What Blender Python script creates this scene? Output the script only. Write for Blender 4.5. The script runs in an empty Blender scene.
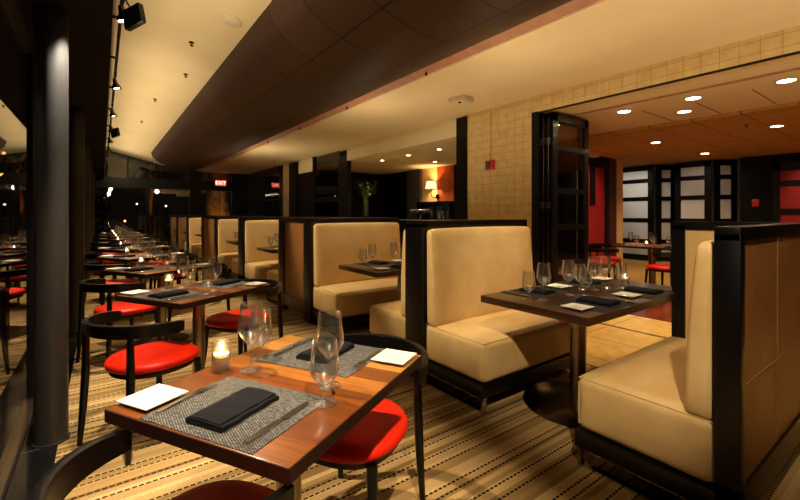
import bpy, bmesh, math, random
from mathutils import Vector, Matrix
random.seed(7)
PI = math.pi
scn = bpy.context.scene
COL = scn.collection
R = math.radians

# ------------------------------------------------------------------ materials
def lin(h):
    h = h.lstrip('#')
    v = [int(h[i:i+2], 16)/255 for i in (0, 2, 4)]
    return tuple((c/12.92 if c <= .04045 else ((c+.055)/1.055)**2.4) for c in v) + (1,)

class NT:
    def __init__(s, name):
        s.m = bpy.data.materials.new(name); s.m.use_nodes = True
        s.t = s.m.node_tree; s.n = s.t.nodes; s.n.clear()
        s.out = s.new('ShaderNodeOutputMaterial')
    def new(s, t, **kw):
        n = s.n.new(t)
        for k, v in kw.items():
            setattr(n, k, v)
        return n
    def link(s, a, b): s.t.links.new(a, b)
    def bsdf(s, col=None, rough=.5, metal=0, spec=.5, coat=0, coat_rough=.1):
        b = s.new('ShaderNodeBsdfPrincipled')
        if col is not None: b.inputs['Base Color'].default_value = col
        b.inputs['Roughness'].default_value = rough
        b.inputs['Metallic'].default_value = metal
        b.inputs['Specular IOR Level'].default_value = spec
        b.inputs['Coat Weight'].default_value = coat
        b.inputs['Coat Roughness'].default_value = coat_rough
        s.link(b.outputs[0], s.out.inputs[0]); s.b = b
        return b
    def coord(s, kind='Object', scale=(1, 1, 1), loc=(0, 0, 0), rot=(0, 0, 0)):
        c = s.new('ShaderNodeTexCoord'); m = s.new('ShaderNodeMapping')
        m.inputs['Scale'].default_value = scale; m.inputs['Location'].default_value = loc
        m.inputs['Rotation'].default_value = rot
        s.link(c.outputs[kind], m.inputs[0]); return m.outputs[0]
    def noise(s, vec, scale=5, detail=3, rough=.5):
        n = s.new('ShaderNodeTexNoise'); n.inputs['Scale'].default_value = scale
        n.inputs['Detail'].default_value = detail; n.inputs['Roughness'].default_value = rough
        s.link(vec, n.inputs['Vector']); return n.outputs[0]
    def ramp(s, fac, stops, interp='LINEAR'):
        r = s.new('ShaderNodeValToRGB'); r.color_ramp.interpolation = interp
        e = r.color_ramp.elements
        while len(e) < len(stops): e.new(.5)
        for i, (p, c) in enumerate(stops):
            e[i].position = p; e[i].color = c
        s.link(fac, r.inputs[0]); return r.outputs[0]
    def mix(s, fac, a, b, mode='MIX'):
        m = s.new('ShaderNodeMix', data_type='RGBA', blend_type=mode)
        for sock, v in ((m.inputs[0], fac), (m.inputs[6], a), (m.inputs[7], b)):
            if hasattr(v, 'is_output'): s.link(v, sock)
            else: sock.default_value = v
        return m.outputs[2]
    def math(s, op, a, b=0.0, c=0.0):
        m = s.new('ShaderNodeMath', operation=op)
        for i, v in enumerate((a, b, c)):
            if hasattr(v, 'is_output'): s.link(v, m.inputs[i])
            else: m.inputs[i].default_value = v
        return m.outputs[0]
    def bump(s, h, strength=.2, dist=.01):
        b = s.new('ShaderNodeBump'); b.inputs['Strength'].default_value = strength
        b.inputs['Distance'].default_value = dist
        s.link(h, b.inputs['Height']); s.link(b.outputs[0], s.b.inputs['Normal'])

def plain(name, hexc, rough=.5, metal=0, spec=.5, var=.12, nscale=8, coat=0, bump=0, bscale=60):
    t = NT(name); c = lin(hexc); t.bsdf(c, rough, metal, spec, coat)
    v = t.coord()
    n = t.noise(v, nscale, 4)
    dk = tuple(x*(1-var) for x in c[:3]) + (1,); lt = tuple(min(1, x*(1+var)) for x in c[:3]) + (1,)
    t.link(t.ramp(n, [(.3, dk), (.7, lt)]), t.b.inputs['Base Color'])
    if bump: t.bump(t.noise(v, bscale, 3), bump, .004)
    return t.m

def emit(name, col, strength):
    t = NT(name); e = t.new('ShaderNodeEmission'); e.inputs[0].default_value = col
    e.inputs[1].default_value = strength; t.link(e.outputs[0], t.out.inputs[0]); return t.m

def glassy(name, tint=(1, 1, 1, 1), ior=1.5, boost=1.0, rough=0.0, power=4.0, sheen=0):
    t = NT(name)
    tr = t.new('ShaderNodeBsdfTransparent'); tr.inputs[0].default_value = tint
    gl = t.new('ShaderNodeBsdfGlossy'); gl.inputs['Roughness'].default_value = rough
    lw = t.new('ShaderNodeLayerWeight'); lw.inputs[0].default_value = .5
    f0 = ((ior-1)/(ior+1))**2*boost
    f = t.math('MULTIPLY_ADD', t.math('POWER', lw.outputs['Facing'], power), 1-f0, f0)
    refl = gl.outputs[0]
    if sheen:
        g2 = t.new('ShaderNodeBsdfGlossy'); g2.inputs['Roughness'].default_value = .32
        m2 = t.new('ShaderNodeMixShader'); m2.inputs[0].default_value = sheen
        t.link(gl.outputs[0], m2.inputs[1]); t.link(g2.outputs[0], m2.inputs[2]); refl = m2.outputs[0]
    mx = t.new('ShaderNodeMixShader'); t.link(f, mx.inputs[0])
    t.link(tr.outputs[0], mx.inputs[1]); t.link(refl, mx.inputs[2])
    t.link(mx.outputs[0], t.out.inputs[0]); return t.m

M = {}
M['black_wood'] = plain('black_wood', '#060506', .34, 0, .35, .2, 14, coat=.1)
M['black_paint'] = plain('black_paint', '#070607', .4, 0, .3)
M['black_metal'] = plain('black_metal', '#060506', .42, 0, .4)
M['soffit'] = plain('soffit_paint', '#0e0a09', .7, 0, .2)
M['dark_wall'] = plain('dark_wall', '#060608', .5, 0, .15)
M['grey_panel'] = plain('grey_panel', '#4a4850', .5)
M['column'] = plain('column_paint', '#3a3836', .38, .35, .5, .08)
M['ceiling'] = plain('ceiling_paint', '#e2cfa4', .85, 0, .2, .03, 2)
M['trim_brown'] = plain('fascia_paint', '#b58468', .6, 0, .3)
M['white_paint'] = plain('white_paint', '#d8c8a8', .6)
M['chrome'] = plain('chrome', '#d0ccc6', .12, 1, .5, .03)
M['steel'] = plain('brushed_steel', '#a09284', .28, 1, .5, .1, 30)
M['dark_steel'] = plain('dark_steel', '#5a5048', .25, 1, .5, .1, 30)
M['cutlery'] = plain('cutlery_steel', '#c4c0ba', .24, 1, .5, .02)
M['porcelain'] = plain('porcelain', '#d2ccc0', .25, 0, .5, .02)
M['napkin'] = plain('black_linen', '#0f0f14', .9, 0, .15, .25, 40, bump=.3, bscale=400)
M['wax'] = plain('candle_wax', '#f2dfb8', .5)
M['red_wall'] = plain('red_wall', '#8c120c', .5)
M['red_dark'] = plain('dark_red_wall', '#4a0b08', .5)
M['cream_wall'] = plain('cream_wall', '#dcb678', .7)
M['wood_panel'] = plain('amber_wood_panel', '#a4460f', .65, 0, .2, .25, 6)
M['lamp_fabric'] = plain('lamp_shade_fabric', '#f0dcb4', .8)
M['leaf'] = plain('leaf', '#4d6a26', .5, 0, .4, .3)
M['foliage'] = plain('tree_foliage', '#3a3016', .8, 0, .2, .5, 3)
M['bark'] = plain('tree_bark', '#6b4a26', .9, 0, .2, .7, 5, bump=1, bscale=12)
M['outside_ground'] = plain('outside_ground', '#16130f', .7)
M['glass'] = glassy('drinking_glass', (.97, .97, .96, 1), 1.5, 2.8, .04, 2.3, .38)
M['pane'] = glassy('window_pane', (.8, .78, .75, 1), 1.5, 1.7)
M['smoked'] = glassy('smoked_glass', (.45, .4, .35, 1), 1.5, 1.5)
M['bottle'] = glassy('bottle_glass', (.6, .55, .42, 1), 1.5, 4, .05, 2.0, .5)
M['flame'] = emit('candle_flame', (1, .62, .22, 1), 40)
M['bulb'] = emit('lamp_lens', (1, .75, .42, 1), 30)
M['downlight'] = emit('downlight_lens', (1, .8, .5, 1), 22)
M['exit_red'] = emit('exit_sign_face', (1, .05, .02, 1), 1.1)
M['exit_txt'] = emit('exit_sign_letters', (1, .55, .4, 1), 2.2)
M['street'] = emit('street_lamp_globe', (1, .42, .10, 1), 7)
M['street_white'] = emit('white_lamp_globe', (1, .85, .66, 1), 4)
M['alarm_red'] = plain('alarm_red', '#c01810', .4)
M['tan_carpet'] = plain('tan_carpet', '#a8844c', .95, 0, .1, .15, 30)

def m_leather(name, hexc, hexd):
    t = NT(name); t.bsdf(lin(hexc), .42, 0, .4)
    v = t.coord()
    n = t.noise(v, 3, 5, .6)
    t.link(t.ramp(n, [(.25, lin(hexd)), (.7, lin(hexc))]), t.b.inputs['Base Color'])
    big = t.noise(v, 7, 2)
    fine = t.noise(v, 180, 2)
    t.bump(t.math('ADD', big, t.math('MULTIPLY', fine, .08)), .16, .03)
    return t.m
M['leather'] = m_leather('cream_leather', '#dcbe86', '#c6a064')
M['leather_tan'] = m_leather('tan_leather', '#8e6034', '#754a24')
M['red_leather'] = m_leather('red_leather', '#d82408', '#c41a05'); M['red_leather'].node_tree.nodes['Principled BSDF'].inputs['Specular IOR Level'].default_value = .22

def m_table(name, a, b, c, rough=.3):
    t = NT(name); t.bsdf(None, rough, 0, .5, .25, .12)
    co = t.new('ShaderNodeTexCoord'); sx = t.new('ShaderNodeSeparateXYZ'); t.link(co.outputs['Object'], sx.inputs[0])
    pl = t.math('FLOOR', t.math('MULTIPLY', sx.outputs[0], 1/.098))
    w = t.new('ShaderNodeTexWhiteNoise', noise_dimensions='1D'); t.link(pl, w.inputs['W'])
    tone = t.ramp(w.outputs[0], [(0, lin(a)), (.5, lin(b)), (1, lin(c))])
    cb = t.new('ShaderNodeCombineXYZ')
    t.link(t.math('MULTIPLY', sx.outputs[0], 60.), cb.inputs[0]); t.link(t.math('MULTIPLY', sx.outputs[1], 5.), cb.inputs[1])
    t.link(t.math('MULTIPLY', pl, 3.7), cb.inputs[2])
    g = t.noise(cb.outputs[0], 1.0, 5, .6)
    t.link(t.mix(t.ramp(g, [(.3, (.0, .0, .0, 1)), (.75, (1, 1, 1, 1))]), t.mix(.62, tone, (.02, .008, .003, 1)), tone), t.b.inputs['Base Color'])
    return t.m
M['walnut'] = m_table('walnut_strip_wood', '#64300f', '#96531c', '#d89848')
M['wenge'] = m_table('dark_booth_wood', '#2a1409', '#331a0c', '#40210f', .3)
M['walnut_edge'] = plain('walnut_edge', '#1f0d06', .4, 0, .4, .3, 20)
M['wenge_edge'] = plain('dark_wood_edge', '#241108', .4, 0, .4, .3, 20)

def m_carpet():
    t = NT('striped_carpet'); t.bsdf(None, .95, 0, .1)
    co = t.new('ShaderNodeTexCoord'); sx = t.new('ShaderNodeSeparateXYZ'); t.link(co.outputs['Object'], sx.inputs[0])
    x, y = sx.outputs[0], sx.outputs[1]
    band = t.math('FLOOR', t.math('MULTIPLY', y, 1/.03))
    w = t.new('ShaderNodeTexWhiteNoise', noise_dimensions='1D'); t.link(band, w.inputs['W'])
    base = t.ramp(w.outputs[0], [(0, lin('#6e5632')), (.22, lin('#86693f')), (.5, lin('#b0905e')), (.75, lin('#927850')), (1, lin('#c0a272'))])
    # woven speckle
    cb = t.new('ShaderNodeCombineXYZ'); t.link(t.math('MULTIPLY', x, 90.), cb.inputs[0]); t.link(t.math('MULTIPLY', y, 240.), cb.inputs[1])
    sp = t.noise(cb.outputs[0], 1.0, 2)
    base = t.mix(t.ramp(sp, [(.35, (0, 0, 0, 1)), (.65, (1, 1, 1, 1))]), t.mix(.35, base, (.04, .025, .01, 1)), base)
    ph = t.math('MULTIPLY', t.math('FRACT', t.math('DIVIDE', t.math('SUBTRACT', y, 1.395), .36)), .36)
    lines = None
    for o in (.005, .052, .198, .27):
        d = t.math('LESS_THAN', t.math('ABSOLUTE', t.math('SUBTRACT', ph, o)), .0058)
        lines = d if lines is None else t.math('MAXIMUM', lines, d)
    dash = t.math('LESS_THAN', t.math('FRACT', t.math('DIVIDE', x, .0285)), .74)
    k = t.math('MULTIPLY', lines, dash)
    t.link(t.mix(k, base, lin('#0b0806')), t.b.inputs['Base Color'])
    t.bump(sp, .3, .004)
    return t.m
M['carpet'] = m_carpet()

def m_tile(name, sw, sh, c1, c2, grout, rough, axis='wall', mortar=.004, spec=.4):
    t = NT(name); t.bsdf(None, rough, 0, spec)
    co = t.new('ShaderNodeTexCoord'); sx = t.new('ShaderNodeSeparateXYZ'); t.link(co.outputs['Object'], sx.inputs[0])
    cb = t.new('ShaderNodeCombineXYZ')
    if axis == 'wall':
        t.link(sx.outputs[1], cb.inputs[0]); t.link(sx.outputs[2], cb.inputs[1])
    else:
        t.link(sx.outputs[0], cb.inputs[0]); t.link(sx.outputs[1], cb.inputs[1])
    b = t.new('ShaderNodeTexBrick'); t.link(cb.outputs[0], b.inputs['Vector'])
    b.offset = 0.0; b.inputs['Scale'].default_value = 1
    b.inputs['Color1'].default_value = lin(c1); b.inputs['Color2'].default_value = lin(c2); b.inputs['Mortar'].default_value = lin(grout)
    b.inputs['Mortar Size'].default_value = mortar; b.inputs['Brick Width'].default_value = sw; b.inputs['Row Height'].default_value = sh
    b.inputs['Mortar Smooth'].default_value = .2
    n = t.noise(t.coord(), 9, 4)
    t.link(t.mix(.18, b.outputs[0], t.ramp(n, [(.3, (.2, .15, .1, 1)), (.7, (1, .9, .7, 1))]), 'OVERLAY'), t.b.inputs['Base Color'])
    return t.m
M['tile_wall'] = m_tile('beige_wall_tile', .15, .11, '#d8c08a', '#d2b880', '#a88c5c', .35, mortar=.003)
M['tile_floor'] = m_tile('beige_floor_tile', .6, .6, '#c8a868', '#bf9d5c', '#7c6238', .18, 'floor', .006)
M['granite'] = m_tile('black_granite_tile', .6, .6, '#0d0c0d', '#100f10', '#4a443e', .12, 'floor', .004)
M['ceiling_panel'] = m_tile('ceiling_panels', 2.4, .58, '#b98c50', '#b4874c', '#5a4020', .8, 'floor', .008, .2)

def m_wood_floor():
    t = NT('red_wood_floor'); t.bsdf(None, .22, 0, .5)
    v = t.coord()
    b = t.new('ShaderNodeTexBrick'); t.link(v, b.inputs['Vector']); b.inputs['Scale'].default_value = 1
    b.inputs['Color1'].default_value = lin('#7a3214'); b.inputs['Color2'].default_value = lin('#4e1c0a'); b.inputs['Mortar'].default_value = lin('#200a04')
    b.inputs['Brick Width'].default_value = .9; b.inputs['Row Height'].default_value = .09; b.inputs['Mortar Size'].default_value = .002
    t.link(b.outputs[0], t.b.inputs['Base Color']); return t.m
M['wood_floor'] = m_wood_floor()

def m_barrel():
    t = NT('brown_barrel_panels'); t.bsdf(None, .5, .15, .4)
    u = t.new('ShaderNodeUVMap')
    b = t.new('ShaderNodeTexBrick'); t.link(u.outputs[0], b.inputs['Vector']); b.offset = 0.0
    b.inputs['Scale'].default_value = 1
    b.inputs['Color1'].default_value = lin('#4a3325'); b.inputs['Color2'].default_value = lin('#432d20'); b.inputs['Mortar'].default_value = lin('#1a0d08')
    b.inputs['Brick Width'].default_value = .62; b.inputs['Row Height'].default_value = .62; b.inputs['Mortar Size'].default_value = .008
    t.link(b.outputs[0], t.b.inputs['Base Color']); return t.m
M['barrel'] = m_barrel()

def m_mat():
    t = NT('woven_placemat'); t.bsdf(None, .7, 0, .3)
    co = t.new('ShaderNodeTexCoord'); sx = t.new('ShaderNodeSeparateXYZ'); t.link(co.outputs['Object'], sx.inputs[0])
    a = t.math('FLOOR', t.math('MULTIPLY', sx.outputs[0], 1/.0035)); b = t.math('FLOOR', t.math('MULTIPLY', sx.outputs[1], 1/.0062))
    ch = t.math('FLOORED_MODULO', t.math('ADD', a, b), 2.)
    cb = t.new('ShaderNodeCombineXYZ'); t.link(a, cb.inputs[0]); t.link(b, cb.inputs[1])
    w = t.new('ShaderNodeTexWhiteNoise', noise_dimensions='2D'); t.link(cb.outputs[0], w.inputs['Vector'])
    lt = t.ramp(w.outputs[0], [(0, lin('#3c3a38')), (1, lin('#78746e'))])
    t.link(t.mix(ch, lin('#0c0c10'), lt), t.b.inputs['Base Color'])
    t.bump(ch, .4, .002)
    return t.m
M['placemat'] = m_mat()

M['booth_mat'] = plain('dark_booth_mat', '#17120e', .7, 0, .3, .3, 60)
def m_frost():
    t = NT('frosted_white_pane'); t.bsdf(lin('#d9d6cc'), .3, 0, .5)
    n = t.noise(t.coord(), .6, 3)
    t.link(t.ramp(n, [(.3, lin('#bdb9ae')), (.7, lin('#e6e4dd'))]), t.b.inputs['Base Color'])
    return t.m
M['frost'] = m_frost()

# ------------------------------------------------------------------ mesh builder
class MB:
    def __init__(s): s.bm = bmesh.new()
    def box(s, c, d, rot=0, bev=0, seg=2, mat3=None):
        m = Matrix.Translation(c) @ (mat3.to_4x4() if mat3 else Matrix.Rotation(rot, 4, 'Z')) @ Matrix.Diagonal((d[0], d[1], d[2], 1))
        t = bmesh.new(); bmesh.ops.create_cube(t, size=1, matrix=m)
        if bev: bmesh.ops.bevel(t, geom=t.edges[:], offset=bev, segments=seg, affect='EDGES', profile=.5)
        s._add(t); return s
    def b2(s, a, b, bev=0):
        return s.box([(a[i]+b[i])/2 for i in range(3)], [abs(b[i]-a[i]) for i in range(3)], 0, bev)
    def _add(s, t):
        me = bpy.data.meshes.new('t'); t.to_mesh(me); t.free(); s.bm.from_mesh(me); bpy.data.meshes.remove(me)
    def lathe(s, prof, c=(0, 0, 0), n=24, mat=None):
        t = bmesh.new(); rings = []
        for r, z in prof:
            if r < 1e-6: rings.append([t.verts.new((0, 0, z))])
            else: rings.append([t.verts.new((r*math.cos(2*PI*k/n), r*math.sin(2*PI*k/n), z)) for k in range(n)])
        for a, b in zip(rings, rings[1:]):
            for k in range(n):
                k2 = (k+1) % n
                f = [a[k % len(a)], a[k2 % len(a)], b[k2 % len(b)], b[k % len(b)]]
                f = list(dict.fromkeys(f))
                if len(f) > 2:
                    try: t.faces.new(f)
                    except ValueError: pass
        bmesh.ops.recalc_face_normals(t, faces=t.faces[:])
        bmesh.ops.transform(t, matrix=(Matrix.Translation(c) @ (mat or Matrix.Identity(4))), verts=t.verts[:])
        s._add(t); return s
    def tube(s, pts, rad, n=10, flat=None):
        pts = [Vector(p) for p in pts]
        rad = rad if isinstance(rad, (list, tuple)) else [rad]*len(pts)
        t = bmesh.new(); rings = []
        for i, p in enumerate(pts):
            d = (pts[min(i+1, len(pts)-1)] - pts[max(i-1, 0)]).normalized()
            up = Vector((0, 0, 1)) if abs(d.z) < .9 else Vector((1, 0, 0))
            a = d.cross(up).normalized(); b = a.cross(d).normalized()
            rings.append([t.verts.new(p + a*rad[i]*math.cos(2*PI*k/n) + b*rad[i]*math.sin(2*PI*k/n)) for k in range(n)])
        for a, b in zip(rings, rings[1:]):
            for k in range(n): t.faces.new([a[k], a[(k+1) % n], b[(k+1) % n], b[k]])
        t.faces.new(rings[0][::-1]); t.faces.new(rings[-1])
        bmesh.ops.recalc_face_normals(t, faces=t.faces[:])
        s._add(t); return s
    def cyl(s, a, b, r, n=16): return s.tube([a, b], r, n)
    def prism(s, outline, z0, z1, bev=0):
        t = bmesh.new()
        lo = [t.verts.new((x, y, z0)) for x, y in outline]; hi = [t.verts.new((x, y, z1)) for x, y in outline]
        n = len(outline)
        for k in range(n): t.faces.new([lo[k], lo[(k+1) % n], hi[(k+1) % n], hi[k]])
        t.faces.new(lo[::-1]); t.faces.new(hi)
        bmesh.ops.recalc_face_normals(t, faces=t.faces[:])
        if bev: bmesh.ops.bevel(t, geom=[e for e in t.edges if e.calc_face_angle(0) > .6], offset=bev, segments=2, affect='EDGES', profile=.5)
        s._add(t); return s
    def band(s, secs):
        """secs: list of 4-point rings -> closed strip"""
        t = bmesh.new(); rings = [[t.verts.new(p) for p in q] for q in secs]
        k4 = len(rings[0])
        for a, b in zip(rings, rings[1:]):
            for k in range(k4): t.faces.new([a[k], a[(k+1) % k4], b[(k+1) % k4], b[k]])
        t.faces.new(rings[0][::-1]); t.faces.new(rings[-1])
        bmesh.ops.recalc_face_normals(t, faces=t.faces[:])
        s._add(t); return s
    def cushion(s, c, d, r, crown=(0, 0, 0), cuts=11, taper=0):
        """rounded padded block; crown bulges each axis; taper thins y towards the top"""
        t = bmesh.new(); bmesh.ops.create_cube(t, size=2)
        bmesh.ops.subdivide_edges(t, edges=t.edges[:], cuts=cuts, use_grid_fill=True)
        h = Vector(d)/2
        for v in t.verts:
            q = Vector([math.copysign(abs(k)**.55, k) for k in v.co])
            p = Vector([q[i]*h[i] for i in range(3)])
            inn = Vector([max(-(h[i]-r), min(h[i]-r, p[i])) for i in range(3)])
            dv = p-inn
            if dv.length > 1e-7: p = inn + dv.normalized()*r
            for i in range(3):
                j, k = (i+1) % 3, (i+2) % 3
                p[i] += math.copysign(crown[i], q[i])*(abs(q[i])**3)*(1-q[j]**2)*(1-q[k]**2)
            if taper:
                f = (p.z/h.z+1)/2
                p.y += taper*f*f*(.5-p.y/(2*h.y))
            v.co = p + Vector(c)
        s._add(t); return s
    def build(s, name, mat, parent=None, smooth=35, loc=None):
        me = bpy.data.meshes.new(name); s.bm.to_mesh(me); s.bm.free()
        me.materials.append(M[mat] if isinstance(mat, str) else mat)
        if smooth:
            me.shade_smooth() if hasattr(me, 'shade_smooth') else None
            me.set_sharp_from_angle(angle=R(smooth))
        o = bpy.data.objects.new(name, me); COL.objects.link(o)
        if parent: o.parent = parent
        if loc: o.location = loc
        return o

def tag(o, label, cat, group=None, kind=None):
    o['label'] = label; o['category'] = cat
    if group: o['group'] = group
    if kind: o['kind'] = kind
    return o
def empty(name, loc=(0, 0, 0), rz=0):
    o = bpy.data.objects.new(name, None); o.empty_display_size = .1; COL.objects.link(o)
    o.location = loc; o.rotation_euler = (0, 0, rz); return o
def thing(name, label, cat, loc=(0, 0, 0), rz=0, group=None):
    return tag(empty(name, loc, rz), label, cat, group)
def struct(o): o['kind'] = 'structure'; return o
def copy_tree(o, parent=None):
    c = o.copy(); COL.objects.link(c); c.parent = parent
    for ch in o.children: copy_tree(ch, c)
    return c
def place(proto, loc, rz, label, group=None, first=[]):
    """first use moves the prototype, later uses copy it"""
    if proto.name in first: o = copy_tree(proto)
    else: first.append(proto.name); o = proto
    o.location = loc; o.rotation_euler = (0, 0, rz); o['label'] = label
    if group: o['group'] = group
    return o
def light(kind, name, loc, energy, col=(1, .72, .40), aim=None, size=.05, angle=60, blend=.6):
    l = bpy.data.lights.new(name, kind); l.energy = energy; l.color = col
    if kind == 'SPOT': l.spot_size = R(angle); l.spot_blend = blend; l.shadow_soft_size = size
    elif kind == 'POINT': l.shadow_soft_size = size
    elif kind == 'AREA': l.size = size
    o = bpy.data.objects.new(name, l); COL.objects.link(o); o.location = loc
    if aim is not None: o.rotation_euler = (Vector(aim)-Vector(loc)).to_track_quat('-Z', 'Y').to_euler()
    return o
ORD = ['nearest', 'second', 'third', 'fourth', 'fifth', 'sixth', 'seventh', 'eighth', 'ninth']

# ------------------------------------------------------------------ setting
XW = 4.77; YE = 17.0; YB = -2.6; XG = -.40
def S(name, mat, *boxes, parent=None, bev=0, smooth=35):
    m = MB()
    for a, b in boxes: m.b2(a, b, bev)
    o = m.build(name, mat, parent, smooth)
    if not parent: struct(o)
    return o
S('floor', 'carpet', ((-.2, YB, -.05), (3.38, YE, 0)))
S('floor', 'granite', ((XG-.06, YB, -.05), (-.2, YE, 0)))
S('floor', 'tile_floor', ((3.40, YB, -.05), (5.50, YE, 0)))
S('trim_1', 'black_metal', ((3.38, YB, -.05), (3.40, YE, .002)))
S('trim_2', 'black_metal', ((4.76, -2.6, -.02), (4.79, 3.55, .002)))
S('floor', 'tile_floor', ((5.50, 4.86, -.05), (7.6, 9.9, 0)))
S('floor', 'wood_floor', ((5.50, YB, -.05), (7.9, 4.86, 0)))
S('floor', 'tan_carpet', ((7.9, YB, -.05), (13.0, 7.4, 0)))
S('floor', 'black_paint', ((5.50, 9.9, -.05), (9.2, YE, 0)))
S('ceiling', 'ceiling', ((3.02, YB, 2.9), (XW+.18, YE, 3.0)))
# sloping ceiling over the window tables
m = MB()
zl = lambda x: 3.49 - .25*(x-.05)
m.band([[(.02, YB, zl(.02)), (1.75, YB, zl(1.75)), (1.75, YB, zl(1.75)+.08), (.02, YB, zl(.02)+.08)],
        [(.02, YE, zl(.02)), (1.75, YE, zl(1.75)), (1.75, YE, zl(1.75)+.08), (.02, YE, zl(.02)+.08)]])
struct(m.build('ceiling', 'ceiling'))
S('ceiling', 'soffit', ((XG-.1, YB, 2.47), (.05, YE, 3.6)))
S('ceiling', 'ceiling', ((1.75, 14.72, 3.05), (3.02, YE, 3.1)))
# barrel bulkhead with curved belly
def barrel():
    P = [(1.22, 3.20), (1.26, 3.06), (1.36, 2.955), (1.50, 2.865), (1.68, 2.79), (1.88, 2.735), (2.08, 2.705), (2.28, 2.705), (2.46, 2.735), (2.62, 2.785), (2.76, 2.85), (2.88, 2.95)]
    bm = bmesh.new(); uv = bm.loops.layers.uv.new('UVMap')
    ys = [YB + (14.7-YB)*k/40 for k in range(41)]
    L = [0]
    for a, b in zip(P, P[1:]): L.append(L[-1]+math.dist(a, b))
    g = [[bm.verts.new((x, y, z)) for x, z in P] for y in ys]
    for j in range(40):
        for i in range(len(P)-1):
            f = bm.faces.new([g[j][i], g[j][i+1], g[j+1][i+1], g[j+1][i]])
            for lp, (a, b) in zip(f.loops, [(j, i), (j, i+1), (j+1, i+1), (j+1, i)]):
                lp[uv].uv = (ys[a], L[b])
    # end cap and top
    tops = [[bm.verts.new((x, y, 3.45)) for x in (1.22, 2.88)] for y in (YB, 14.7)]
    bm.faces.new([g[40][i] for i in range(len(P))] + [tops[1][1], tops[1][0]])
    bmesh.ops.recalc_face_normals(bm, faces=bm.faces[:])
    me = bpy.data.meshes.new('ceiling_bulkhead'); bm.to_mesh(me); bm.free(); me.materials.append(M['barrel'])
    me.shade_smooth(); me.set_sharp_from_angle(angle=R(40))
    o = bpy.data.objects.new('ceiling_bulkhead', me); COL.objects.link(o); struct(o)
barrel()
m = MB(); m.band([[(2.84, y, 3.02), (2.84, y, 2.955), (3.04, y, 2.898), (3.04, y, 3.02)] for y in (YB, YE)])
struct(m.build('trim_3', 'trim_brown'))
S('ceiling', 'soffit', ((1.2, YB, 3.46), (3.1, YE, 3.6)))
# right tiled wall, header, openings
S('wall_right', 'tile_wall', ((XW, 3.457, 0), (XW+.18, 4.68, 2.9)), ((XW, YB, 2.68), (XW+.18, 3.457, 2.9)))
S('wall_right', 'tile_wall', ((XW, 12.35, 0), (XW+.18, 13.0, 2.9)))
S('wall_right', 'ceiling', ((XW, 4.92, 2.59), (XW+.3, 8.7, 2.9)), ((XW, 10.7, 2.5), (XW+.18, 11.7, 2.9)))
S('trim_4', 'black_paint', ((XW-.02, 4.68, 0), (XW+.1, 4.92, 2.88)))          # black post
S('trim_5', 'black_metal', ((XW-.002, YB, 2.665), (XW+.03, 3.457, 2.682)))
S('wall_right', 'black_paint', ((XW, 8.7, 0), (XW+.12, 9.15, 2.72)))
S('wall_right', 'black_paint', ((XW, 10.7, 0), (XW+.12, 11.75, 2.5)), ((XW-.05, 11.75, 0), (XW+.2, 12.35, 2.86)))
w = S('window_1', 'smoked', ((XW+.04, 9.15, 0), (XW+.05, 10.62, 2.88)))
S('window_frame', 'black_paint', ((XW, 10.60, 0), (XW+.1, 10.70, 2.9)), ((XW, 9.15, 1.62), (XW+.1, 10.6, 1.75)), parent=w)
w = S('window_2', 'smoked', ((XW+.04, 13.1, 0), (XW+.05, 16.9, 2.75)))
S('window_frame', 'black_paint', ((XW, 13.0, 0), (XW+.12, 13.35, 2.9)), ((XW, 13.0, 2.68), (XW+.12, 17, 2.9)), ((XW, 16.1, 0), (XW+.1, 16.25, 2.7)), ((XW, 13.3, 1.75), (XW+.1, 16.9, 1.82)), parent=w)
# window wall on the left
BAYS = [-2.6, .9, 3.79, 6.69, 9.59, 12.49, 15.39, 17.0]
for i, (a, b) in enumerate(zip(BAYS, BAYS[1:])):
    w = S('window_%d' % (i+3), 'pane', ((XG-.006, a, .03), (XG+.006, b, 2.47)))
    S('window_frame', 'black_metal', ((XG-.05, b-.025, 0), (XG+.03, b+.025, 2.5)), ((XG-.05, a, 2.40), (XG+.04, b, 2.47)), parent=w)
    S('sill_rail', 'steel', ((XG-.03, a, 0), (XG+.035, b, .035)), parent=w)
# end wall
w = S('window_10', 'pane', ((-.4, YE+.02, .05), (XW, YE+.03, 2.2)), ((.05, YE+.02, 2.5), (XW, YE+.03, 3.45)))
S('window_frame', 'black_paint', ((-.4, YE-.06, 2.2), (XW+.2, YE+.1, 2.56)), ((-.4, YE-.03, 0), (-.2, YE+.06, 3.5)),
  ((1.25, YE-.02, 0), (1.37, YE+.06, 2.3)), ((2.65, YE-.05, 0), (3.05, YE+.06, 2.9)), ((4.15, YE-.05, 0), (XW+.1, YE+.06, 2.9)),
  ((-.4, YE-.05, 0), (XW, YE+.06, .3)), parent=w)
for xx in (.7, 1.55): S('window_bar', 'soffit', ((xx, YE-.01, 2.5), (xx+.05, YE+.05, 3.4)), parent=w)
S('wall_back', 'soffit', ((XG-.1, YB-.1, 0), (12.6, YB, 3.6)))
# columns along the glass
for i, y in enumerate((3.07, 5.82, 8.57, 11.32, 14.07)):
    m = MB(); m.lathe([(0, 0), (.085, 0), (.085, .012), (.0, .012)], n=32); m.cyl((0, 0, .012), (0, 0, 2.47), .078, 36)
    o = m.build('column', 'column', None, 60, (-.235, y, 0)); struct(o)
    o['label'] = 'dark round steel column by the glass wall, %s from the camera' % ORD[i]
    o['category'] = 'column'

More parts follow.
